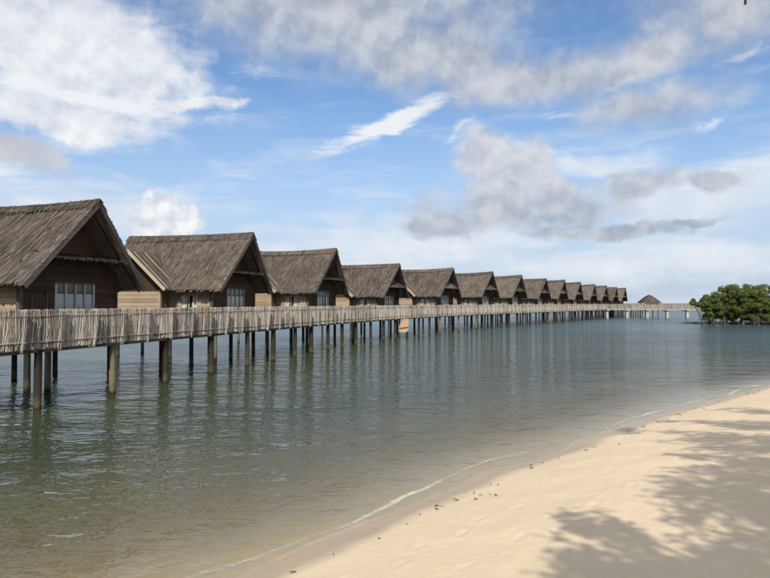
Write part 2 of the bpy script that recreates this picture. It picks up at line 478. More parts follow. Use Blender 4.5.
def np_mesh(name, V, F, m, smooth=True, attrs=None):
    me = bpy.data.meshes.new(name)
    V = np.asarray(V, np.float32); F = np.asarray(F, np.int32)
    me.vertices.add(len(V)); me.vertices.foreach_set('co', V.ravel())
    me.loops.add(F.size); me.loops.foreach_set('vertex_index', F.ravel())
    me.polygons.add(len(F)); me.polygons.foreach_set('loop_start', np.arange(0, F.size, F.shape[1], dtype=np.int32))
    me.polygons.foreach_set('loop_total', np.full(len(F), F.shape[1], np.int32))
    me.update(calc_edges=True); me.validate()
    if smooth: me.polygons.foreach_set('use_smooth', np.ones(len(me.polygons), bool))
    for k, a in (attrs or {}).items():
        at = me.attributes.new(k, 'FLOAT', 'POINT'); at.data.foreach_set('value', np.asarray(a, np.float32))
    me.materials.append(MATS[m])
    return me


# ------------------------------------------------------------------ ground and sea
SA = np.array([-4000, -300, -60, -20, -10, 0, 3.75, 5.2, 8.6, 11.8, 15.9, 20, 26, 34, 44, 60, 100, 200, 5000.])
SB = np.array([-300, -40, -9, -6.2, -5.8, -5.9, -6.04, -6.18, -6.5, -6.59, -6.61, -6.5, -6.1, -5.0, -2.0, 8, 40, 130, 4600.])


def inland(x, y):
    a = (x + y) / math.sqrt(2); b = (x - y) / math.sqrt(2)
    return b - np.interp(a, SA, SB)


def lowfreq(x, y, s, seed):
    r = np.random.default_rng(seed); t = np.zeros_like(x)
    for i in range(9):
        k = s * (1.0 + 0.35 * i); th = r.uniform(0, 2 * math.pi); ph = r.uniform(0, 6.28)
        t += np.sin((x * math.cos(th) + y * math.sin(th)) * k + ph) / (1 + 0.4 * i)
    return t / 4.0


def ground_z(x, y):
    d = inland(x, y)
    wob = (0.20 * lowfreq(x, y, 0.9, 3) + 0.10 * lowfreq(x, y, 2.6, 17)) * np.exp(-np.abs(d) / 2)
    d = d + wob
    z = np.where(d > 0, 1.7 * np.tanh(np.maximum(d, 0) / 7.5), -(1 - np.exp(-(np.maximum(-d, 0) / 12.0) ** 1.3)) * 2.5)
    # keep slope continuous near the water's edge
    return z


def polar(angles, radii):
    A, Rr = np.meshgrid(angles, radii)
    return (np.sin(A) * Rr).ravel(), (np.cos(A) * Rr).ravel(), len(angles), len(radii)


def polar_faces(na, nr):
    i = np.arange(na); j = np.arange(nr - 1)
    I, J = np.meshgrid(i, j); I2 = (I + 1) % na
    return np.stack([(J * na + I), (J * na + I2), ((J + 1) * na + I2), ((J + 1) * na + I)], -1).reshape(-1, 4)


# sand sheet: dense in front of the viewer, coarse elsewhere, out to the horizon
ang = np.concatenate([np.linspace(-0.75, 0.75, 620), np.linspace(0.75, 2 * math.pi - 0.75, 120)[1:-1]])
rad = np.concatenate([[0.02, 0.6, 1.2], np.geomspace(1.8, 34, 330), np.geomspace(36, 20000, 70)])
gx, gy, na, nr = polar(ang, rad)
gz = ground_z(gx, gy)
dd = inland(gx, gy)
near = (np.hypot(gx, gy) < 40) & (dd > 0.3)
gz = gz + np.where(dd > 0.4, 0.030 * lowfreq(gx, gy, 1.3, 9) * np.clip(dd - 0.4, 0, 1), 0)
gz = gz + np.where(dd > 0.8, 0.010 * lowfreq(gx, gy, 5.5, 12) * np.clip(dd - 0.8, 0, 1), 0)
# trails of old footprints and loose scuffs
foot = []
for t0, t1, nst in (((0.2, 5.0), (5.2, 10.5), 17), ((1.2, 4.6), (9.5, 14.6), 26), ((-0.3, 5.9), (1.6, 7.9), 6), ((3.5, 6.6), (12.5, 16.0), 22)):
    for k in range(nst):
        u = k / (nst - 1); side = 0.14 * (1 if k % 2 else -1)
        dx, dy = t1[0] - t0[0], t1[1] - t0[1]; L = math.hypot(dx, dy)
        foot.append((t0[0] + dx * u + side * dy / L + random.uniform(-.08, .08), t0[1] + dy * u - side * dx / L + random.uniform(-.08, .08), math.atan2(dy, dx) + random.uniform(-.3, .3), random.uniform(0.004, 0.012)))
for k in range(90):
    foot.append((random.uniform(0, 9), random.uniform(4, 15), random.uniform(0, 6.3), random.uniform(0.004, 0.012)))
for fx, fy, fa, dep in foot:
    if float(inland(np.array([fx]), np.array([fy]))[0]) < 0.9: continue
    idx = np.where((np.abs(gx - fx) < 0.45) & (np.abs(gy - fy) < 0.45))[0]
    if len(idx) == 0: continue
    ux = (gx[idx] - fx) * math.cos(fa) + (gy[idx] - fy) * math.sin(fa); uy = -(gx[idx] - fx) * math.sin(fa) + (gy[idx] - fy) * math.cos(fa)
    q = (ux / 0.12) ** 2 + (uy / 0.06) ** 2
    gz[idx] += -dep * np.exp(-q ** 1.5) + 0.55 * dep * np.exp(-((np.sqrt(q) - 1.5) / 0.45) ** 2)
ground = link('sandy_ground', np_mesh('sandy_ground', np.stack([gx, gy, gz], 1), polar_faces(na, nr), 'sand'))
tag(ground, 'pale sand beach sloping into the shallow sea bed', kind='structure')

# sea
ang = np.concatenate([np.linspace(-0.75, 0.75, 640), np.linspace(0.75, 2 * math.pi - 0.75, 90)[1:-1]])
rad = np.concatenate([[0.5], np.geomspace(3, 40, 480), np.geomspace(41, 22000, 90)])
wx, wy, na, nr = polar(ang, rad)
wd = inland(wx, wy)
bed = ground_z(wx, wy)
depth = np.maximum(-bed, 0)
# low swash waves running parallel to the shore, dying out seaward
ph = wd + 0.30 * lowfreq(wx, wy, 0.7, 21)
swell = 0.008 * np.sin(ph * 4.2) * np.exp(-np.abs(wd + 1.2) / 1.6) + 0.014 * np.exp(-((ph + 0.62) / 0.16) ** 2) * np.clip(0.5 + lowfreq(wx, wy, 0.8, 33), 0, 1)
wz = np.where(wd < 0.8, swell, 0) * (np.hypot(wx, wy) < 60)
patchy = np.clip(0.72 + 0.6 * lowfreq(wx, wy, 1.5, 41), 0, 1.1)
foam = 1.0 * np.exp(-((ph + 0.30 + 0.10 * lowfreq(wx, wy, 1.9, 55)) / 0.075) ** 2) * patchy
foam = foam + 0.55 * np.exp(-((ph + 0.85) / 0.06) ** 2) * np.clip(0.2 + 1.4 * lowfreq(wx, wy, 0.8, 33), 0, 1)
# one small wave just breaking at the near end
nb = np.exp(-(((wx + 2.0) / 0.55) ** 2 + ((wy - 7.15) / 0.5) ** 2))
foam = foam + 0.55 * nb * np.exp(-((ph + 0.55) / 0.22) ** 2)
foam = foam * (np.hypot(wx, wy) < 60)
sea = link('sea', np_mesh('sea', np.stack([wx, wy, wz], 1), polar_faces(na, nr), 'sea_water', attrs={'depth': depth, 'foam': foam}))
tag(sea, 'calm grey green sea with small wind ripples', kind='structure')


# ------------------------------------------------------------------ boardwalk line
def heading(y):
    t = max(0.0, min(1.0, (y - 35) / 45)); return R(15.5 + 17.5 * t)
STEP = 0.05
pb = []; x, y = -9.8, 17.3
while y > 2: pb.append((x, y)); x -= math.sin(heading(y)) * STEP; y -= math.cos(heading(y)) * STEP
pf = []; x, y = -9.8, 17.3
while y < 158: x += math.sin(heading(y)) * STEP; y += math.cos(heading(y)) * STEP; pf.append((x, y))
LINE = list(reversed(pb)) + pf


def at_s(s, off=0.0):
    """point at arc length s along the seaward edge, off metres towards the houses; and heading"""
    i = max(0, min(len(LINE) - 1, int(s / STEP))); x, y = LINE[i]; t = heading(y)
    return Vector((x - math.cos(t) * off, y + math.sin(t) * off, 0)), t
S_TOTAL = (len(LINE) - 1) * STEP
DECK_TOP = 1.86; RAIL_BOT = 1.74; RAIL_TOP = 2.83; WIDTH = 2.9

walk = empty('boardwalk', at_s(0)[0])
tag(walk, 'long curving boardwalk on timber piles with woven stick railing in front of the houses', 'boardwalk')
W0 = walk.location.copy()


def wl(p): return Vector(p) - W0


def ribbon(mb, off0, off1, z0, z1, s0, s1, step):
    s = s0
    while s < s1 - 1e-6:
        e = min(s + step, s1)
        a0 = wl(at_s(s, off0)[0]); a1 = wl(at_s(s, off1)[0]); b0 = wl(at_s(e, off0)[0]); b1 = wl(at_s(e, off1)[0])
        mb.hexa([(a0.x, a0.y, z0), (a1.x, a1.y, z0), (b1.x, b1.y, z0), (b0.x, b0.y, z0), (a0.x, a0.y, z1), (a1.x, a1.y, z1), (b1.x, b1.y, z1), (b0.x, b0.y, z1)])
        s = e


mb = MB(); ribbon(mb, 0.0, 0.10, RAIL_BOT - 0.13, RAIL_BOT - 0.04, 0, S_TOTAL, 3.1); build(mb, 'edge_beam', 'beam_wood', walk)
mb = MB(); ribbon(mb, WIDTH - 0.15, WIDTH - 0.03, RAIL_BOT - 0.17, RAIL_BOT - 0.03, 0, S_TOTAL, 3.1); build(mb, 'edge_beam', 'beam_wood', walk)
mb = MB()
s = 0.0
while s < S_TOTAL - 0.3:
    ribbon(mb, 0.12, WIDTH, DECK_TOP - 0.05, DECK_TOP + random.uniform(-.006, .006), s, s + 0.185, 0.185); s += 0.2
o = build(mb, 'deck_board', 'grey_board', walk); o['kind'] = 'stuff'


# piles, four meshes shared along the row
def pile_mesh(i, r, top, depth=2.4):
    mb = MB(); random.seed(100 + i)
    lean = (random.uniform(-.03, .03), random.uniform(-.03, .03))
    pts = [(lean[0] * t, lean[1] * t, -depth + (depth + top) * t) for t in (0, .35, .55, .7, .85, 1)]
    mb.tube(pts, [r * random.uniform(1.0, 1.12), r * 1.06, r * random.uniform(.97, 1.08), r, r * .99, r * .95], 10)
    return mb.mesh('pile', 'pile', True)
PILES = [pile_mesh(i, r, RAIL_BOT - 0.05) for i, r in enumerate((0.112, 0.12, 0.104, 0.116, 0.108))]
SLIM = [pile_mesh(20 + i, r, RAIL_BOT - 0.05) for i, r in enumerate((0.10, 0.11, 0.095))]
random.seed(4)
S33 = (len(pb) - 1) * STEP          # arc length of the pile that stands at photo x=33
s = S33 - 3.1 * 5; k = 0
while s < S_TOTAL - 1:
    far = s > S33 + 90
    p, t = at_s(s + random.uniform(-.1, .1), 0.10)
    o = link('pile', random.choice(PILES), walk); o.location = wl(p); o.rotation_euler = (0, 0, random.uniform(0, 6.28))
    if k % 2 == 0 or random.random() < 0.45:
        p, t = at_s(s + random.uniform(-.5, .5), WIDTH - 0.15 + random.uniform(-.1, .25))
        o = link('pile', random.choice(SLIM), walk); o.location = wl(p); o.rotation_euler = (0, 0, random.uniform(0, 6.28))
    mb = None
    s += (3.1 if s < S33 + 12 else 2.7) * random.uniform(.93, 1.07); k += 1
# rail posts carried up from the front edge
PANEL = 1.36


def stick_panel(i):
    """bowed hurdle of upright sticks, fanned out a little in bunches"""
    r = random.Random(300 + i); mb = MB(); n = 44
    bow = r.uniform(0.09, 0.17); ph = r.uniform(0.02, .10)
    def off(u): return -bow * (1 - 4 * (u - .45) ** 2) + ph * (u - .5) + .03
    fan = [r.gauss(0, .035) for _ in range(6)]
    for lay in range(2):
        for k in range(n):
            u = (k + r.uniform(-.45, .45)) / (n - 1); u = max(0.0, min(1.0, u))
            q = u * 4.99; fi = int(q); fr = q - fi
            tilt = lerp(fan[fi], fan[min(5, fi + 1)], fr) + r.gauss(0, 0.02) + (r.gauss(0, .09) if r.random() < .12 else 0)
            z0 = r.uniform(-.13, .02); z1 = 1.085 + r.uniform(-.018, .012) - (r.uniform(.1, .5) if r.random() < .04 else 0)
            xo = off(u) + lay * -0.03
            w = r.uniform(.010, .021)
            y = u * PANEL
            b = r.gauss(0, .012)
            mb.tube([(xo, y - tilt, z0), (xo + b, y + b, .55), (xo, y + tilt, z1)], [w, w * .95, w * .75], 4, False)
    return mb.mesh('stick', 'stick'), off


def rail_mesh(off, z, r_, front):
    mb = MB(); mb.tube([(off(u) + front, u * (PANEL + .03) - .015, z + random.uniform(-.012, .012)) for u in (0, .25, .5, .75, 1)], r_, 5)
    return mb.mesh('rail', 'stick')


def lerp(a, b, t): return a + (b - a) * t
PV = []
for i in range(8):
    me, off = stick_panel(i)
    PV.append((me, [rail_mesh(off, 0.17, .012, .028), rail_mesh(off, 0.92, .010, .028), rail_mesh(off, 1.03, .022, -.06)]))


def add_panel(parent, base, P, rz, i):
    root = link('railing_panel', PV[i % 8][0], parent)
    root.location = P - base; root.rotation_euler = (0, 0, rz); root['kind'] = 'stuff'
    for m in PV[i % 8][1]: link('rail', m, root)
    return root


random.seed(8); s = 6.0; k = 0; last = -1
while s < S_TOTAL - PANEL:
    p, t = at_s(s, 0.03); q, _ = at_s(s + PANEL, 0.03)
    a = math.atan2(q.x - p.x, q.y - p.y)
    i = random.randrange(8)
    while i == last: i = random.randrange(8)
    last = i
    p = Vector((p.x, p.y, RAIL_BOT))
    o = add_panel(walk, W0, p, -a + random.uniform(-.03, .03), i)
    s += PANEL; k += 1

# ------------------------------------------------------------------ houses
RIDGE = 7.02; EAVE = 3.76; HALF = 3.1; RL = 7.8
FLOOR = 1.95


def lerp(a, b, t): return a + (b - a) * t


def thatch(mb, A, B, C, Dq, rows, tw, rnd, thick=0.16, ragged=0.10, slab=True, sag=0.0):
    """thatched slope: A,B top edge, C below B, D below A; closed slab under overlapping ragged tufts"""
    A, B, C, Dq = map(Vector, (A, B, C, Dq))
    nrm = (B - A).cross(Dq - A).normalized()
    if nrm.z < 0: nrm = -nrm
    def pt(u, v):
        q = lerp(lerp(A, B, u), lerp(Dq, C, u), v); w_ = max(0.0, min(1.0, u))
        q.z -= sag * 4 * w_ * (1 - w_) * (1 - .45 * v)
        return q
    if slab:
        n = -nrm * thick
        ns = 6 if sag else 1
        for i in range(ns):
            a_, b_, c_, d_ = pt(i / ns, 0), pt((i + 1) / ns, 0), pt((i + 1) / ns, 1), pt(i / ns, 1)
            mb.hexa([a_ + n, b_ + n, c_ + n, d_ + n, a_, b_, c_, d_])
    L = ((B - A).length + (C - Dq).length) / 2; Hh = (Dq - A).length
    for r in range(rows + 1):
        cnt = int(L / tw)
        for k in range(cnt):
            u = (k + rnd.uniform(-.6, .6)) / cnt; u0 = max(0, min(1, u))
            w = tw * rnd.uniform(.6, 1.5) / L / 2
            v0 = (r - 0.9 + rnd.uniform(-.3, .3)) / rows; ln = rnd.uniform(1.0, 2.2) / rows
            v1 = v0 + ln
            v0 = max(0.0, v0)
            if r == rows: v1 = 1 + rnd.uniform(0.2, 1.0) * ragged / Hh
            else: v1 = min(v1, 1 + rnd.uniform(0.0, .6) * ragged / Hh)
            if v1 <= v0: continue
            l0 = 0.006 + rnd.uniform(0, .012); l1 = 0.018 + rnd.uniform(0, .03)
            sk = rnd.gauss(0, .007)
            a = pt(max(0, u0 - w), v0) + nrm * l0; b = pt(min(1, u0 + w), v0) + nrm * l0
            c = pt(min(1.004, u0 + w * .8 + sk), v1) + nrm * l1; d = pt(max(-.004, u0 - w * .8 + sk), v1) + nrm * (l1 + rnd.uniform(-.01, .01))
            mb.poly([a, b, c, d])


def plank_rows(emit, x0, x1, y0, y1, z0, z1, axis, pitch=0.2, holes=(), th=0.03, rnd=random):
    """horizontal planks on a wall; axis 'x': wall spans y at x0..x1 thickness; 'y': wall spans x"""
    n = max(1, round((z1 - z0) / pitch)); h = (z1 - z0) / n
    for i in range(n):
        a, b = z0 + i * h, z0 + (i + 1) * h - 0.012
        lo, hi = (y0, y1) if axis == 'x' else (x0, x1)
        segs = [(lo, hi)]
        for (p, q, c, d) in holes:
            if b > c + 0.03 and a < d - 0.03:
                ns = []
                for s0, s1 in segs:
                    if q <= s0 or p >= s1: ns.append((s0, s1)); continue
                    if p - s0 > .04: ns.append((s0, p))
                    if s1 - q > .04: ns.append((q, s1))
                segs = ns
        for s0, s1 in segs:
            emit(i, a, b, s0, s1, rnd.uniform(-.005, .006))


def make_house(kind, seed=0):
    """kind 'a': near houses with single planks and a flat pent over the gable; 'b': far ones, joined planking, triangular thatch skirt"""
    rnd = random.Random((77 if kind == 'a' else 78) + seed * 13)
    sag = rnd.uniform(.04, .15)
    root = empty('thatched_house')
    fine = kind == 'a'
    tw = 0.05 if fine else 0.10
    rows = 11 if fine else 8
    # ---- roof
    roof = empty('roof'); roof.parent = root
    xa, xe, rb = 0.28, 0.0, -RL
    for sgn in (-1, 1):
        mb = MB()
        thatch(mb, (rb, 0, RIDGE), (xa, 0, RIDGE), (xe, sgn * HALF, EAVE), (rb + .15, sgn * HALF, EAVE), rows, tw, rnd, sag=sag)
        build(mb, 'thatch_slope', 'thatch', roof)
        # verge board at the front and the back
        mb = MB()
        mb.bar((xa + .02, sgn * .02, RIDGE - .15), (xe + .02, sgn * (HALF + .01), EAVE - .13), 0.05, 0.20)
        build(mb, 'verge_board', 'grey_board', roof)
        mb = MB()
        for k in range(60):      # ragged thatch along the verge
            t = k / 60 + rnd.uniform(0, .015); q = Vector((lerp(xa, xe, t), sgn * lerp(0, HALF, t), lerp(RIDGE, EAVE, t)))
            e = rnd.uniform(.03, .10)
            dn = Vector((-.06, sgn * .10, -.10 - rnd.uniform(0, .06)))
            mb.poly([q + Vector((-.25, 0, .02)), q + Vector((e, 0, .03 + rnd.uniform(0, .03))), q + Vector((e * .6, 0, 0)) + dn, q + Vector((-.2, 0, 0)) + dn])
        build(mb, 'verge_thatch', 'thatch_edge', roof)
        # rafters seen from below
        mb = MB()
        for k in range(8):
            xx = -7.3 + k * 1.02; mb.bar((xx, sgn * .05, RIDGE - .24), (xx, sgn * (HALF - .1), EAVE - .20), .06, .08)
        build(mb, 'rafter', 'beam_wood', roof)
    mb = MB()                     # low shaggy ridge
    for sgn in (-1, 1):
        thatch(mb, (rb - .05, 0, RIDGE + .045), (xa + .06, 0, RIDGE + .045), (xa + .04, sgn * .34, RIDGE - .30), (rb - .03, sgn * .34, RIDGE - .30), 2, tw, rnd, .06, .20, sag=sag)
    for k in range(170 if fine else 60):
        xx = rnd.uniform(rb, xa); yy = rnd.uniform(-.05, .05); a = rnd.uniform(-.06, .06)
        u_ = (xx - rb) / (xa - rb); zr = RIDGE - sag * 4 * u_ * (1 - u_)
        mb.poly([(xx, yy, zr + .02), (xx + .05, yy, zr + .02), (xx + .03 + a, yy + a, zr + .06 + rnd.uniform(0, .045))])
    build(mb, 'ridge_cap', 'thatch', roof)
    mb = MB(); mb.tube([(rb + .1, 0, RIDGE - .22), (xa + .05, 0, RIDGE - .22)], .07, 8); build(mb, 'ridge_pole', 'beam_wood', roof)
    # eave fringe: sagging edge on the near and far side
    for sgn in (-1, 1):
        mb = MB()
        for k in range(110 if fine else 50):
            xx = lerp(rb + .15, xe, rnd.random()); w = rnd.uniform(.03, .09); dz = rnd.uniform(.03, .13)
            u_ = (xx - rb) / (xe - rb); es = sag * 4 * u_ * (1 - u_) * .55
            mb.poly([(xx - w, sgn * (HALF - .05), EAVE + .02 - es), (xx + w, sgn * (HALF - .05), EAVE + .02 - es), (xx + w * .7, sgn * (HALF + .05), EAVE - dz - es), (xx - w * .7, sgn * (HALF + .04), EAVE - dz * 1.1 - es)])
        build(mb, 'eave_fringe', 'thatch_edge', roof)
    # ---- rear cross wing roof, on the near side
    wr = empty('wing_roof'); wr.parent = root
    WX, WZ, WY = -5.1, 5.85, -3.8
    for sgn, m in ((1, 'thatch_pale'), (-1, 'thatch_pale')):
        mb = MB()
        thatch(mb, (WX, WY, WZ), (WX, -0.9, WZ), (WX + sgn * 2.3, -0.9, EAVE - .02), (WX + sgn * 2.3, WY, EAVE - .02), 8, tw, rnd, .10, .07)
        build(mb, 'thatch_slope', m, wr)
        mb = MB(); mb.bar((WX, WY - .03, WZ + .0), (WX + sgn * 2.33, WY - .03, EAVE - .05), .05, .16); build(mb, 'verge_board', 'bamboo', wr)
    for k in range(4):
        yy = -3.45 + k * .45 + rnd.uniform(-.08, .08)
        zb = EAVE + .05
        mb = MB(); mb.tube([(WX + .15, yy, WZ - .05), (WX + 2.25, yy + rnd.uniform(-.04, .04), zb + .03)], .018, 6)
        build(mb, 'batten', 'thatch_edge' if k % 2 else 'bamboo', wr)
    # ---- walls
    fx, sy, bx = -.85, 2.4, -7.2
    top_side = EAVE + (HALF - sy) * (RIDGE - EAVE) / HALF - .22

    def panel(parent, name, m, boxargs):
        mb = MB(); mb.box(*boxargs); return build(mb, name, m, parent)

    # front
    front = panel(root, 'front_wall', 'dark_interior', (fx - .10, fx - .04, -sy, sy, FLOOR - .1, top_side))
    wy0, wy1, wz0, wz1 = -.85, 1.10, 2.05, 3.80          # glazed opening
    dy0, dy1 = -1.95, -1.22                              # plank door
    holes = [(wy0, wy1, wz0, wz1), (dy0, dy1, 1.9, 3.45)]
    if fine:
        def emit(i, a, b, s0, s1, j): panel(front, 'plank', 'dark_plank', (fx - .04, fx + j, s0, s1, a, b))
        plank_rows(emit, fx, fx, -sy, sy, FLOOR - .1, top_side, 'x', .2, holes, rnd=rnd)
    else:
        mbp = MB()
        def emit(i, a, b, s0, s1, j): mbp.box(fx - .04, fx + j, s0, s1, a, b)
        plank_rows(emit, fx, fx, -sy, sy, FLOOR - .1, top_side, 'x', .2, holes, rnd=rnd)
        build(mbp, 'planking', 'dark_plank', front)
    # gable infill
    gz0 = top_side
    mb = MB(); gy = (RIDGE - .3 - gz0) * HALF / (RIDGE - EAVE)
    mb.hexa([(fx - .10, -gy, gz0), (fx - .04, -gy, gz0), (fx - .04, gy, gz0), (fx - .10, gy, gz0), (fx - .10, -.02, RIDGE - .3), (fx - .04, -.02, RIDGE - .3), (fx - .04, .02, RIDGE - .3), (fx - .10, .02, RIDGE - .3)])
    gable = build(mb, 'gable_wall', 'dark_interior', root)
    mbp = MB(); z = gz0
    while z < RIDGE - .6:
        hy = (RIDGE - .3 - (z + .2)) * HALF / (RIDGE - EAVE)
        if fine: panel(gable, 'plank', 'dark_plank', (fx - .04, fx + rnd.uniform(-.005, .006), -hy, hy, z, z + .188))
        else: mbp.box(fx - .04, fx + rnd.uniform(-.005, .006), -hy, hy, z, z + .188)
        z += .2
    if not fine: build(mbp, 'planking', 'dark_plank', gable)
    for k in range(3):            # vent slats up in the gable
        panel(gable, 'vent_slat', 'beam_wood', (fx + .01, fx + .06, -.35, .35, 5.55 + k * .13, 5.62 + k * .13))
    # corner posts and lintel
    for yy in (-sy, sy):
        panel(root, 'corner_post', 'grey_board' if yy < 0 else 'dark_plank', (fx - .11, fx + .04, yy - .07, yy + .07, FLOOR - .15, top_side + .3))
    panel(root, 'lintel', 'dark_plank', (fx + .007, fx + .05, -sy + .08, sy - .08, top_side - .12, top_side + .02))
    # door
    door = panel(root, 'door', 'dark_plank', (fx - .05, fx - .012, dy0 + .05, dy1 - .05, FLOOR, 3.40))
    for a, b in ((dy0, dy0 + .05), (dy1 - .05, dy1)): panel(door, 'door_frame', 'grey_board', (fx - .06, fx + .022, a, b, FLOOR, 3.45))
    panel(door, 'handle', 'grey_board', (fx - .01, fx + .03, dy1 - .16, dy1 - .13, 2.85, 3.0))
    # glazed front: four bays with transom lights over them
    win = empty('window'); win.parent = root
    for k in range(5):
        yy = lerp(wy0, wy1, k / 4); panel(win, 'mullion', 'stick', (fx - .05, fx + .03, yy - .035, yy + .035, wz0, wz1))
    panel(win, 'transom', 'grey_board', (fx - .05, fx + .026, wy0, wy1, 3.44, 3.50))
    panel(win, 'frame_head', 'grey_board', (fx - .05, fx + .026, wy0 - .03, wy1 + .03, wz1, wz1 + .07))
    for k in range(4):
        a, b = lerp(wy0, wy1, k / 4) + .036, lerp(wy0, wy1, (k + 1) / 4) - .036
        panel(win, 'pane', 'window_glass', (fx - .022, fx - .016, a, b, wz0, 3.44))
        panel(win, 'transom_pane', 'window_glass', (fx - .022, fx - .016, a, b, 3.50, wz1))
        # gathered curtain, folds in plan
        mb = MB(); nn = 9
        drawn = rnd.choice((1.0, 1.0, .75, .5)) if k else 1.0
        ring = [(fx - .030 + .006 * math.sin(i * 2.3 + k), lerp(a, lerp(a, b, drawn), i / nn)) for i in range(nn + 1)]
        for (p, q), (r_, s_) in zip(ring[:-1], ring[1:]): mb.poly([(p, q, 2.0), (r_, s_, 2.0), (r_, s_, 3.42), (p, q, 3.42)])
        build(mb, 'curtain', 'curtain', win)
    # near side wall with its own window, planked
    SW0, SW1 = -3.4, fx
    side = panel(root, 'side_wall', 'dark_interior', (bx, fx - .11, -sy + .04, -sy + .10, FLOOR - .1, top_side))
    sh = [(-2.75, -1.75, 2.15, 3.45)]
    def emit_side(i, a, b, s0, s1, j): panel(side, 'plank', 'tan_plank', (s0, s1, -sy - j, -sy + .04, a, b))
    if fine: plank_rows(emit_side, bx, fx - .11, 0, 0, FLOOR - .1, top_side, 'y', .2, sh, rnd=rnd)
    else:
        mbp = MB()
        def emit_side(i, a, b, s0, s1, j): mbp.box(s0, s1, -sy - j, -sy + .04, a, b)
        plank_rows(emit_side, bx, fx - .11, 0, 0, FLOOR - .1, top_side, 'y', .2, sh, rnd=rnd); build(mbp, 'planking', 'tan_plank', side)
    sw = empty('side_window'); sw.parent = root
    for xx in (-2.75, -2.27, -1.79): panel(sw, 'mullion', 'bamboo', (xx, xx + .05, -sy - .03, -sy + .03, 2.15, 3.45))
    for z in (2.12, 3.42): panel(sw, 'frame_rail', 'bamboo', (-2.78, -1.72, -sy - .032, -sy + .028, z, z + .06))
    for a, b in ((-2.70, -2.27), (-2.22, -1.79)): panel(sw, 'pane', 'window_glass', (a, b, -sy + .012, -sy + .018, 2.18, 3.42))
    mb = MB()
    for (t0, b0, t1, b1) in ((-2.70, -2.70, -2.30, -2.52), (-2.05, -2.12, -1.80, -1.80)): mb.poly([(b0, -sy + .03, 2.18), (b1, -sy + .034, 2.18), (t1, -sy + .03, 3.42), (t0, -sy + .034, 3.42)])
    build(mb, 'curtain', 'white_cloth', sw)
    # far side and back walls
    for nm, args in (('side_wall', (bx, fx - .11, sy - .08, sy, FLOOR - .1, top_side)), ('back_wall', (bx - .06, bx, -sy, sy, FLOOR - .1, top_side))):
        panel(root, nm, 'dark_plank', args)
    # wing walls: near gable facing the shore, and the cheek facing the boardwalk
    wing = panel(root, 'wing_wall', 'dark_interior', (-7.1, -3.54, -3.18, -3.12, FLOOR - .1, EAVE - .12))
    mbp = MB()
    def emit_w(i, a, b, s0, s1, j):
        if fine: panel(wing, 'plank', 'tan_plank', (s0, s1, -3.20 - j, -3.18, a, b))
        else: mbp.box(s0, s1, -3.20 - j, -3.18, a, b)
    plank_rows(emit_w, -7.1, -3.50, 0, 0, FLOOR - .1, EAVE - .1, 'y', .2, (), rnd=rnd)
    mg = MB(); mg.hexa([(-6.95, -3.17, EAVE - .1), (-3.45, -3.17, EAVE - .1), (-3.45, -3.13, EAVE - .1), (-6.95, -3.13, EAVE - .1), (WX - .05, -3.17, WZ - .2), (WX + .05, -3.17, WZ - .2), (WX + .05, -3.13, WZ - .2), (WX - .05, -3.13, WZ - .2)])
    build(mg, 'wing_gable', 'dark_plank', root)  # dark planks here paint in the shade of the roof overhang
    if not fine: build(mbp, 'planking', 'tan_plank', wing)
    cheek = panel(root, 'wing_cheek', 'dark_interior', (-3.58, -3.53, -3.12, -sy - .01, FLOOR - .1, EAVE - .1))
    z = FLOOR - .1
    while z < EAVE - .3:
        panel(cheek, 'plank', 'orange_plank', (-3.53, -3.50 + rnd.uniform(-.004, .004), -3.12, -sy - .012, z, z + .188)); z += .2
    panel(root, 'corner_post', 'tan_plank', (-3.57, -3.44, -3.24, -3.10, FLOOR - .2, EAVE - .05))
    # ---- pent over the gable
    mb = MB()
    if kind == 'a':
        hw = (RIDGE - 4.80) * HALF / (RIDGE - EAVE) - .05
        thatch(mb, (fx + .02, -hw, 4.95), (fx + .02, hw, 4.95), (.10, hw, 4.76), (.10, -hw, 4.74), 3, .08, rnd, .05, .06)
        for k in range(40):
            yy = rnd.uniform(-hw, hw); w = rnd.uniform(.03, .08); mb.poly([(.04, yy - w, 4.79), (.04, yy + w, 4.79), (.13, yy + w * .6, 4.66 + rnd.uniform(-.05, .04)), (.13, yy - w * .6, 4.67)])
    else:
        hw = (RIDGE - 4.72) * HALF / (RIDGE - EAVE) - .05
        thatch(mb, (fx + .02, -.25, 5.75), (fx + .02, .25, 5.75), (.12, hw, 4.66), (.12, -hw, 4.66), 5, .12, rnd, .06, .08)
    pent = build(mb, 'gable_pent', 'thatch_edge', root)
    for yy in (-1.6, 1.6): 
        mb = MB(); mb.bar((fx, yy, 4.25), (-.02, yy, 4.70), .05, .07); build(mb, 'bracket', 'beam_wood', pent)
    # ---- platform and stilts
    mb = MB(); mb.box(bx - .2, .05, -sy - .05, sy + .05, FLOOR - .26, FLOOR - .11); build(mb, 'floor_platform', 'beam_wood', root)
    mb = MB(); mb.box(-7.2, -3.4, -3.2, -sy - .06, FLOOR - .26, FLOOR - .11); build(mb, 'wing_platform', 'beam_wood', root)
    for ix, xx in enumerate((-6.9, -3.7, -.9)):
        for iy, yy in enumerate((-2.2, 0.1, 2.2)):
            if (ix, iy) == (2, 1): continue
            o = link('stilt', random.choice(SLIM), root); o.location = (xx + rnd.uniform(-.15, .15), yy + rnd.uniform(-.15, .15), 0)
    return root


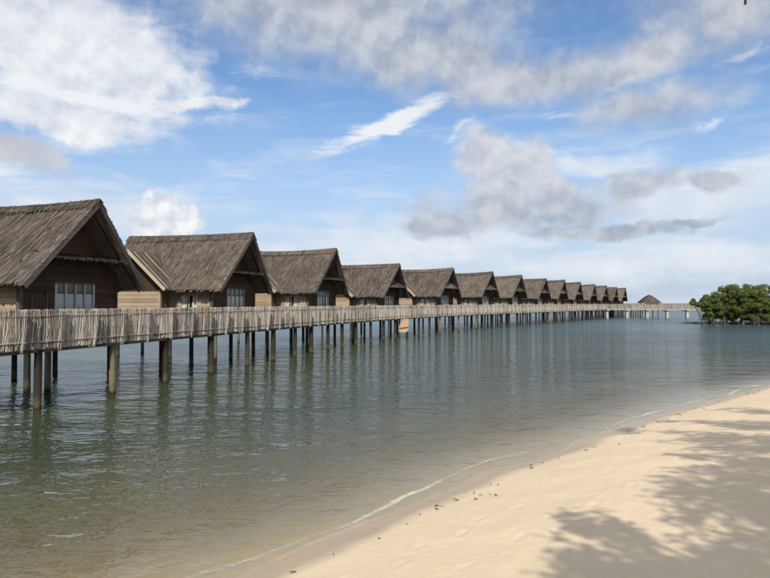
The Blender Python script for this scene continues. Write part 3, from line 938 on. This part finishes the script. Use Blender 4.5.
PEAKS = [(98, 197), (252.5, 231), (336, 247), (399.2, 262.7), (453, 267), (492.6, 270.9), (521.6, 274.3), (546.3, 278), (564.8, 279.3), (580.6, 281.6), (595, 283.8), (606.6, 285.3), (616.8, 287.2), (625.7, 288.0)]
ORD = ['second', 'third', 'fourth', 'fifth', 'sixth', 'seventh', 'eighth', 'ninth', 'tenth', 'eleventh', 'twelfth', 'thirteenth']
protoB = [make_house('b', q) for q in range(3)]
usedB = [False] * 3
house_s = []
for i, (px, py) in enumerate(PEAKS):
    want = (px - 385) / 620
    best = min(range(0, len(LINE)), key=lambda j: abs((lambda q: q.x / q.y)(at_s(j * STEP, 2.5)[0]) - want))
    apex, t = at_s(best * STEP, 2.5)
    house_s.append(best * STEP)
    hz = (303.3 - py) * apex.y / 620 + 3.0
    if i < 3:
        o = make_house('a', i)
    else:
        q = (i * 2 + i // 3) % 3
        o = protoB[q] if not usedB[q] else copy_tree(protoB[q]); usedB[q] = True
    off = 0.28
    o.location = (apex.x - math.cos(t) * off, apex.y + math.sin(t) * off, 0)
    o.rotation_euler = (0, 0, -t + random.uniform(-.02, .02))
    k = max(.96, min(1.05, hz / (RIDGE + .1)))
    o.scale = (1, 1, k)
    if i == 0: lab = 'largest and nearest thatched stilt house, its roof cut by the left edge of the photo'
    elif i == 13: lab = 'last and smallest thatched stilt house at the far right end of the row'
    else: lab = ORD[i - 1] + ' thatched stilt house from the left in the row behind the boardwalk'
    tag(o, lab, 'house', 'thatched houses on stilts')

# ------------------------------------------------------------------ cross bridge to the right, and its pavilion
BY = 125.0; BX0 = 44.3; BX1 = 92.0
bridge = empty('cross_bridge', (BX0, BY, 0))
tag(bridge, 'straight pale footbridge on white pillars running right from the house row to the mangroves', 'footbridge')
mb = MB(); mb.box(0, BX1 - BX0, 0, 2.4, DECK_TOP - .22, DECK_TOP); build(mb, 'deck', 'concrete', bridge)
for k in range(12):
    mb = MB(); xx = 0.6 + k * 4.06
    mb.box(xx - .26, xx + .26, .3, .85, -2.2, DECK_TOP - .40); mb.box(xx - .32, xx + .32, .05, 2.3, DECK_TOP - .40, DECK_TOP - .224)
    build(mb, 'pillar', 'concrete', bridge)
for side in (0.05, 2.3):
    for k in range(int((BX1 - BX0) / PANEL)):
        o = add_panel(bridge, Vector((BX0, BY, 0)), Vector((BX0 + k * PANEL, BY + side, RAIL_BOT)), R(-90), random.randrange(8))

pav = empty('pavilion', (0, 0, 0))
pc = Vector(((649 - 385) / 620 * 136.0, 136.0, 0)); pav.location = pc
tag(pav, 'small open pavilion with a domed brown thatched roof beyond the footbridge', 'pavilion')
mb = MB(); mb.box(-2.0, 2.0, -2.0, 2.0, 1.6, 1.8); build(mb, 'floor_platform', 'beam_wood', pav)
for sx in (-1, 1):
    for sy_ in (-1, 1):
        mb = MB(); mb.tube([(sx * 1.35, sy_ * 1.35, -2), (sx * 1.35, sy_ * 1.35, 3.3)], .10, 8); build(mb, 'post', 'pile', pav)
mb = MB(); rnd = random.Random(5)
tiers = [(1.9, 3.10), (1.35, 3.75), (.7, 4.4), (.06, 4.85)]
for (r0, z0), (r1, z1) in zip(tiers[:-1], tiers[1:]):
    for q in range(4):
        M = Matrix.Rotation(q * math.pi / 2, 4, 'Z')
        P = [M @ Vector(p) for p in ((-r1, -r1, z1), (r1, -r1, z1), (r0, -r0, z0), (-r0, -r0, z0))]
        thatch(mb, *P, 4, .14, rnd, .10, .10)
build(mb, 'thatch_roof', 'thatch', pav)
mb = MB(); mb.box(-1.45, 1.45, -1.46, -1.38, 1.8, 3.0); build(mb, 'parapet', 'plywood', pav)

# ------------------------------------------------------------------ plywood panel slung under the boardwalk
ps = min(range(len(LINE)), key=lambda j: abs(LINE[j][0] / LINE[j][1] - (403 - 385) / 620)) * STEP
pp, t = at_s(ps, -0.06)
ply = empty('plywood_panel', (pp.x, pp.y - .35, 0), R(-72))
tag(ply, 'pale plywood sheet with a cut corner hanging below the boardwalk edge', 'panel')
mb = MB()
out = [(-.42, .52), (.20, .50), (.42, .66), (.44, 1.66), (-.06, 1.66), (-.44, 1.02)]
n = len(out)
mb.v += [(0.02, a, b) for a, b in out] + [(-.03, a, b) for a, b in out]
mb.f += [tuple(range(n)), tuple(reversed(range(n, 2 * n)))] + [(i, i + n, (i + 1) % n + n, (i + 1) % n) for i in range(n)]
build(mb, 'sheet', 'plywood', ply)
for a in (-.34, .34):
    mb = MB(); mb.bar((-.06, a, -.6), (-.06, a, 1.62), .06, .06); build(mb, 'leg', 'pile', ply)
mb = MB(); mb.bar((.045, -.40, .85), (.045, .40, .95), .05, .07); build(mb, 'brace', 'grey_board', ply)


# ------------------------------------------------------------------ trees
def leaf_cloud(mb, c, r, n, size, rnd, flat=0.75, up=0.5, shell=0.45):
    c = Vector(c)
    for k in range(n):
        d = Vector((rnd.gauss(0, 1), rnd.gauss(0, 1), rnd.gauss(0, 1))); d.normalize()
        q = c + Vector((d.x * r, d.y * r, d.z * r * flat)) * (shell + (1 - shell) * rnd.random() ** .6)
        nv = (d + Vector((rnd.gauss(0, .6), rnd.gauss(0, .6), up + rnd.gauss(0, .5)))).normalized()
        a = nv.cross(Vector((rnd.gauss(0, 1), rnd.gauss(0, 1), rnd.gauss(0, 1)))).normalized(); b = nv.cross(a)
        s = size * rnd.uniform(.6, 1.35)
        a *= s; b *= s * .45
        mb.poly([q - a, q + b * .9 - a * .1, q + a, q - b * .9 - a * .1])


def wander(a, b, n, amp, rnd):
    a = Vector(a); b = Vector(b); L = (b - a).length
    return [lerp(a, b, i / n) + (Vector((rnd.gauss(0, amp), rnd.gauss(0, amp), rnd.gauss(0, amp * .5))) * L if 0 < i < n else Vector()) for i in range(n + 1)]


def mangrove(loc, h, spread, seed, label, lean=(0, 0), clumps=16, trunk_n=3, per=330, low=0.30, lsize=.15):
    rnd = random.Random(seed)
    root = empty('mangrove_tree', loc)
    tag(root, label, 'tree', 'mangrove trees on the right')
    wood = MB(); roots = MB()
    stems = []
    for k in range(trunk_n):
        a = rnd.uniform(0, 6.28); rr = rnd.uniform(.1, .45) * spread * (0.5 if trunk_n < 3 else 1)
        top = Vector((math.cos(a) * rr + lean[0], math.sin(a) * rr + lean[1], h * rnd.uniform(.6, .8)))
        base = Vector((math.cos(a) * rr * .3, math.sin(a) * rr * .3, .35))
        p = wander(base, top, 5, .04, rnd); stems.append(p)
        wood.tube(p, [.11 - .014 * i for i in range(6)], 6)
        for q in range(7):         # arching prop roots
            b = rnd.uniform(0, 6.28); r2 = rnd.uniform(.35, 1.0); st = lerp(p[0], p[1], rnd.random())
            e = Vector((base.x + math.cos(b) * r2, base.y + math.sin(b) * r2, -.5)); mid = lerp(st, e, .55) + Vector((math.cos(b) * .18, math.sin(b) * .18, .28))
            roots.tube([st, mid, e], [.04, .035, .03], 5, False)
    mbl = MB()
    for k in range(clumps):
        st = rnd.choice(stems); a = rnd.uniform(0, 6.28); rr = spread * math.sqrt(rnd.random())
        t = rnd.random(); zz = h * lerp(low, .93, t) ; prof = math.sqrt(max(.05, 1 - ((t - .42) / .68) ** 2))
        c = Vector((lean[0] * t + math.cos(a) * rr * prof, lean[1] * t + math.sin(a) * rr * prof, zz))
        r_ = rnd.uniform(.34, .72) * (spread / 2.2) ** .5
        c.z = min(c.z, h - r_ * .6)
        leaf_cloud(mbl, c, r_, per, lsize, rnd)
        s0 = lerp(st[2], st[4], rnd.random()); wood.tube([s0, lerp(s0, c, .5) + Vector((0, 0, -.1)), c], [.045, .03, .015], 5, False)
    build(wood, 'trunk', 'bark', root, True); build(roots, 'prop_root', 'bark', root, True)
    build(mbl, 'crown', 'mangrove_leaf', root)
    return root


def at_px(px, D): return ((px - 385) / 620 * D, D, 0)
mangrove(at_px(703, 86), 3.9, 1.15, 1, 'small lone mangrove leaning left at the tip of the clump', lean=(-1.5, 0), clumps=7, trunk_n=1, low=.62)
spec = [(711, 88, 4.5, 1.5, 'low mangrove joining the leaning one to the main clump'),
        (722, 88, 5.5, 2.0, 'rounded mangrove at the left front of the clump, behind the leaning one'),
        (741, 87, 5.2, 2.0, 'second full mangrove from the left at the front of the clump'),
        (757, 86, 4.8, 1.9, 'low bright mangrove at the front near the right edge'),
        (776, 86, 5.1, 2.1, 'front mangrove cut by the right edge of the photo'),
        (733, 92, 6.0, 2.1, 'tall mangrove behind the front row, left of centre of the clump'),
        (753, 93, 6.0, 2.1, 'tall mangrove at the back, middle of the clump'),
        (771, 93, 6.1, 2.2, 'tall back mangrove at the right edge, beside bare branches'),
        (795, 90, 5.8, 2.4, 'mangrove just beyond the right edge of the photo')]
for i, (px, D, h, sp, lab) in enumerate(spec):
    mangrove(at_px(px, D), h, sp, 40 + i, lab, clumps=62, low=.15, per=210, lsize=.12)
dt = empty('dead_branch_tree', at_px(766, 90)); tag(dt, 'bare pale branches sticking out of the mangrove top at the right edge', 'dead tree')
mb = MB(); rnd = random.Random(3)
tp = wander((0, 0, 0), (.2, 0, 5.2), 5, .03, rnd); mb.tube(tp, [.10, .09, .08, .07, .06, .04], 6); build(mb, 'trunk', 'dead_wood', dt, True)
for k in range(9):
    st = lerp(tp[3], tp[5], rnd.random()); e = st + Vector((rnd.uniform(-2.2, 1.6), rnd.uniform(-.8, .3), rnd.uniform(.4, 1.2)))
    mb = MB(); mb.tube(wander(st, e, 4, .05, rnd), [.05, .04, .03, .022, .012], 5); build(mb, 'branch', 'dead_wood', dt, True)
# mud bank the mangroves stand on
mbx = []; F = []
nx, ny = 70, 22; cx0 = at_px(697, 86)[0] - .8
V = []
for j in range(ny + 1):
    for i in range(nx + 1):
        u, v = i / nx, j / ny; X = cx0 + u * 26; Y = 84.6 + v * 14
        e = min(u * 9, (1 - u) * 9, v * 3.2, (1 - v) * 3.2); e = min(1, e)
        z = -.35 + .52 * e + .16 * mnoise.noise((X * .9, Y * .9, 0)) + .07 * mnoise.noise((X * 3, Y * 3, 4))
        V.append((X, Y, z))
for j in range(ny):
    for i in range(nx):
        a = j * (nx + 1) + i; F.append((a, a + 1, a + nx + 2, a + nx + 1))
bank = link('mud_bank', np_mesh('mud_bank', V, F, 'mud')); tag(bank, 'low dark mud bank under the mangrove roots', kind='structure')

# ------------------------------------------------------------------ shore trees behind the viewer, whose shade falls on the sand
def sand_at(px, py):
    """where a line of sight meets the sand"""
    dx, dz = (px - 385) / 620, (303.3 - py) / 620
    lo, hi = 1.0, 60.0
    for _ in range(50):
        m = (lo + hi) / 2
        z = float(ground_z(np.array([dx * m]), np.array([m]))[0])
        if EYE + dz * m > z: lo = m
        else: hi = m
    return Vector((dx * lo, lo, EYE + dz * lo))


def shore_tree(name_label, base, sprays, seed, r0=.2):
    """tree whose leafy limbs end in sprays: list of (tip point, radius, leaves)"""
    rnd = random.Random(seed)
    root = empty('shore_tree', base); B = Vector(base)
    tag(root, name_label, 'tree', 'shade trees behind the viewer')
    cen = sum((s[0] for s in sprays), Vector()) / len(sprays)
    top = Vector((lerp(B.x, cen.x, .35), lerp(B.y, cen.y, .35), cen.z * .62))
    tp = wander(B + Vector((0, 0, -.3)), top, 6, .03, rnd)
    mb = MB(); mb.tube([p - B for p in tp], [r0 * (1 - .09 * i) for i in range(7)], 9); build(mb, 'trunk', 'bark', root, True)
    mbb = MB(); mbl = MB()
    for tip, r_, n in sprays:
        st = lerp(tp[4], tp[6], rnd.random()); p = wander(st, tip, 6, .035, rnd)
        mbb.tube([q - B for q in p], [.075, .06, .05, .04, .03, .022, .012], 6, False)
        k = 0
        d = (tip - st).normalized()
        for j in range(max(3, int(n / 66))):     # leafy side twigs
            s = lerp(p[4], p[6], rnd.random()); ax = (d + Vector((rnd.gauss(0, .75), rnd.gauss(0, .75), rnd.gauss(0, .5)))).normalized()
            e = s + ax * r_ * rnd.uniform(.5, 1.15)
            mbb.tube([s - B, e - B], [.014, .006], 4, False)
            for q in range(45):
                c = lerp(s, e, rnd.random() ** .7) + Vector((rnd.gauss(0, .11), rnd.gauss(0, .11), rnd.gauss(0, .09)))
                a = (ax + Vector((rnd.gauss(0, .7), rnd.gauss(0, .7), rnd.gauss(0, .5)))).normalized() * rnd.uniform(.06, .12)
                b = a.cross(Vector((rnd.gauss(0, .6), rnd.gauss(0, .6), 1))).normalized() * a.length * .42
                c -= B
                mbl.poly([c - a, c + b, c + a, c - b])
    build(mbb, 'limb', 'bark', root, True); build(mbl, 'crown', 'shore_leaf', root)
    return root


def shade(px, py, h):
    """crown point h above the eye's level plane whose shadow falls at that spot of the sand"""
    q = sand_at(px, py); t = (h - q.z) / SUN_DIR.z
    return q + SUN_DIR * t
TREE1 = [(545, 512, 7.0, .55, 260), (575, 540, 7.2, .7, 420), (610, 525, 6.8, .6, 330), (560, 565, 7.5, .6, 420), (600, 575, 7.6, .8, 520), (640, 545, 7.0, .6, 360), (655, 515, 6.8, .6, 300),
         (690, 530, 7.4, .5, 220), (640, 590, 7.8, .9, 520), (700, 585, 7.8, .8, 480), (530, 532, 7.0, .45, 200), (740, 570, 7.6, .8, 420), (760, 552, 7.4, .6, 300), (590, 510, 6.9, .4, 160)]
TREE2 = [(690, 490, 8.2, .7, 420), (730, 480, 8.4, .9, 620), (760, 510, 8.2, .8, 480), (700, 460, 8.4, .8, 520), (740, 450, 8.6, .9, 640), (650, 455, 8.8, .6, 300), (680, 435, 8.8, .8, 460),
         (720, 425, 9.0, .9, 600), (760, 440, 9.0, 1.0, 640), (790, 470, 9.0, 1.1, 640), (620, 430, 8.6, .45, 200), (655, 420, 8.8, .5, 240), (770, 410, 9.2, .8, 420), (810, 430, 9.4, 1.2, 640), (690, 480, 8.2, .7, 380), (800, 520, 8.6, 1.1, 560), (735, 505, 8.4, .8, 480), (755, 470, 8.6, .8, 520), (765, 490, 8.4, .8, 480), (715, 445, 8.6, .8, 520), (745, 425, 9.0, .8, 480), (675, 470, 8.4, .6, 300), (770, 530, 8.4, .8, 460), (720, 520, 8.2, .7, 360), (745, 540, 8.0, .7, 360), (700, 500, 8.2, .6, 300), (640, 440, 8.6, .5, 240), (660, 490, 8.2, .5, 240), (760, 400, 9.2, .6, 300), (710, 410, 9.0, .6, 300)]
shore_tree('leafy shore tree behind the viewer that shades the near corner of the beach', (4.6, -5.5, 1.5), [(shade(a, b, h), r_, n) for a, b, h, r_, n in TREE1], 31)
shore_tree('broad leafy tree right of the viewer that shades the far part of the beach', (10.5, -1.5, 1.55), [(shade(a, b, h), r_, n) for a, b, h, r_, n in TREE2], 32, .26)
# one leaf tip of an overhanging twig dips into the top right of the picture
tw = empty('hanging_twig', (2.35, 4.0, 5.02)); tag(tw, 'tiny dark leaf tip hanging in at the top right corner of the sky', 'twig')
mb = MB(); mb.tube([(0.3, -.6, .95), (.08, -.1, .35), (0.005, 0, -.02)], [.006, .004, .002], 5); build(mb, 'stem', 'bark', tw)
mb = MB(); mb.tube([(0, 0, -.02), (0.001, 0, -.045), (0, 0, -.06), (0, 0, -.075)], [.002, .009, .010, .002], 7); build(mb, 'bud', 'weed_scrap', tw)

# ------------------------------------------------------------------ scraps along the wrack line
def scrap(i):
    r = random.Random(i); mb = MB()
    for k in range(4):
        a = Vector((r.gauss(0, .025), r.gauss(0, .025), .004)); b = a + Vector((r.gauss(0, .045), r.gauss(0, .045), r.uniform(.004, .02)))
        mb.bar(a, b, r.uniform(.012, .03), .008)
    return mb.mesh('seaweed_scrap', 'weed_scrap')
SCR = [scrap(i) for i in range(6)]
random.seed(19)
cnt = 0
for k in range(70):
    a = random.uniform(3.2, 26) ** 1.0; d = random.gauss(0.72, .10) + (.35 if random.random() < .12 else 0)
    b = float(np.interp(a, SA, SB)) + d + .12 * math.sin(a * 1.3)
    X = (a + b) / math.sqrt(2); Y = (a - b) / math.sqrt(2)
    z = float(ground_z(np.array([X]), np.array([Y]))[0])
    o = link('seaweed_scrap', random.choice(SCR)); o.location = (X, Y, z + .012); o.rotation_euler = (0, 0, random.uniform(0, 6.28)); s_ = random.uniform(.2, .6); o.scale = (s_, s_, s_)
    tag(o, 'little dark scrap of seaweed on the damp sand along the wash line', 'seaweed', 'dark scraps along the wash line')
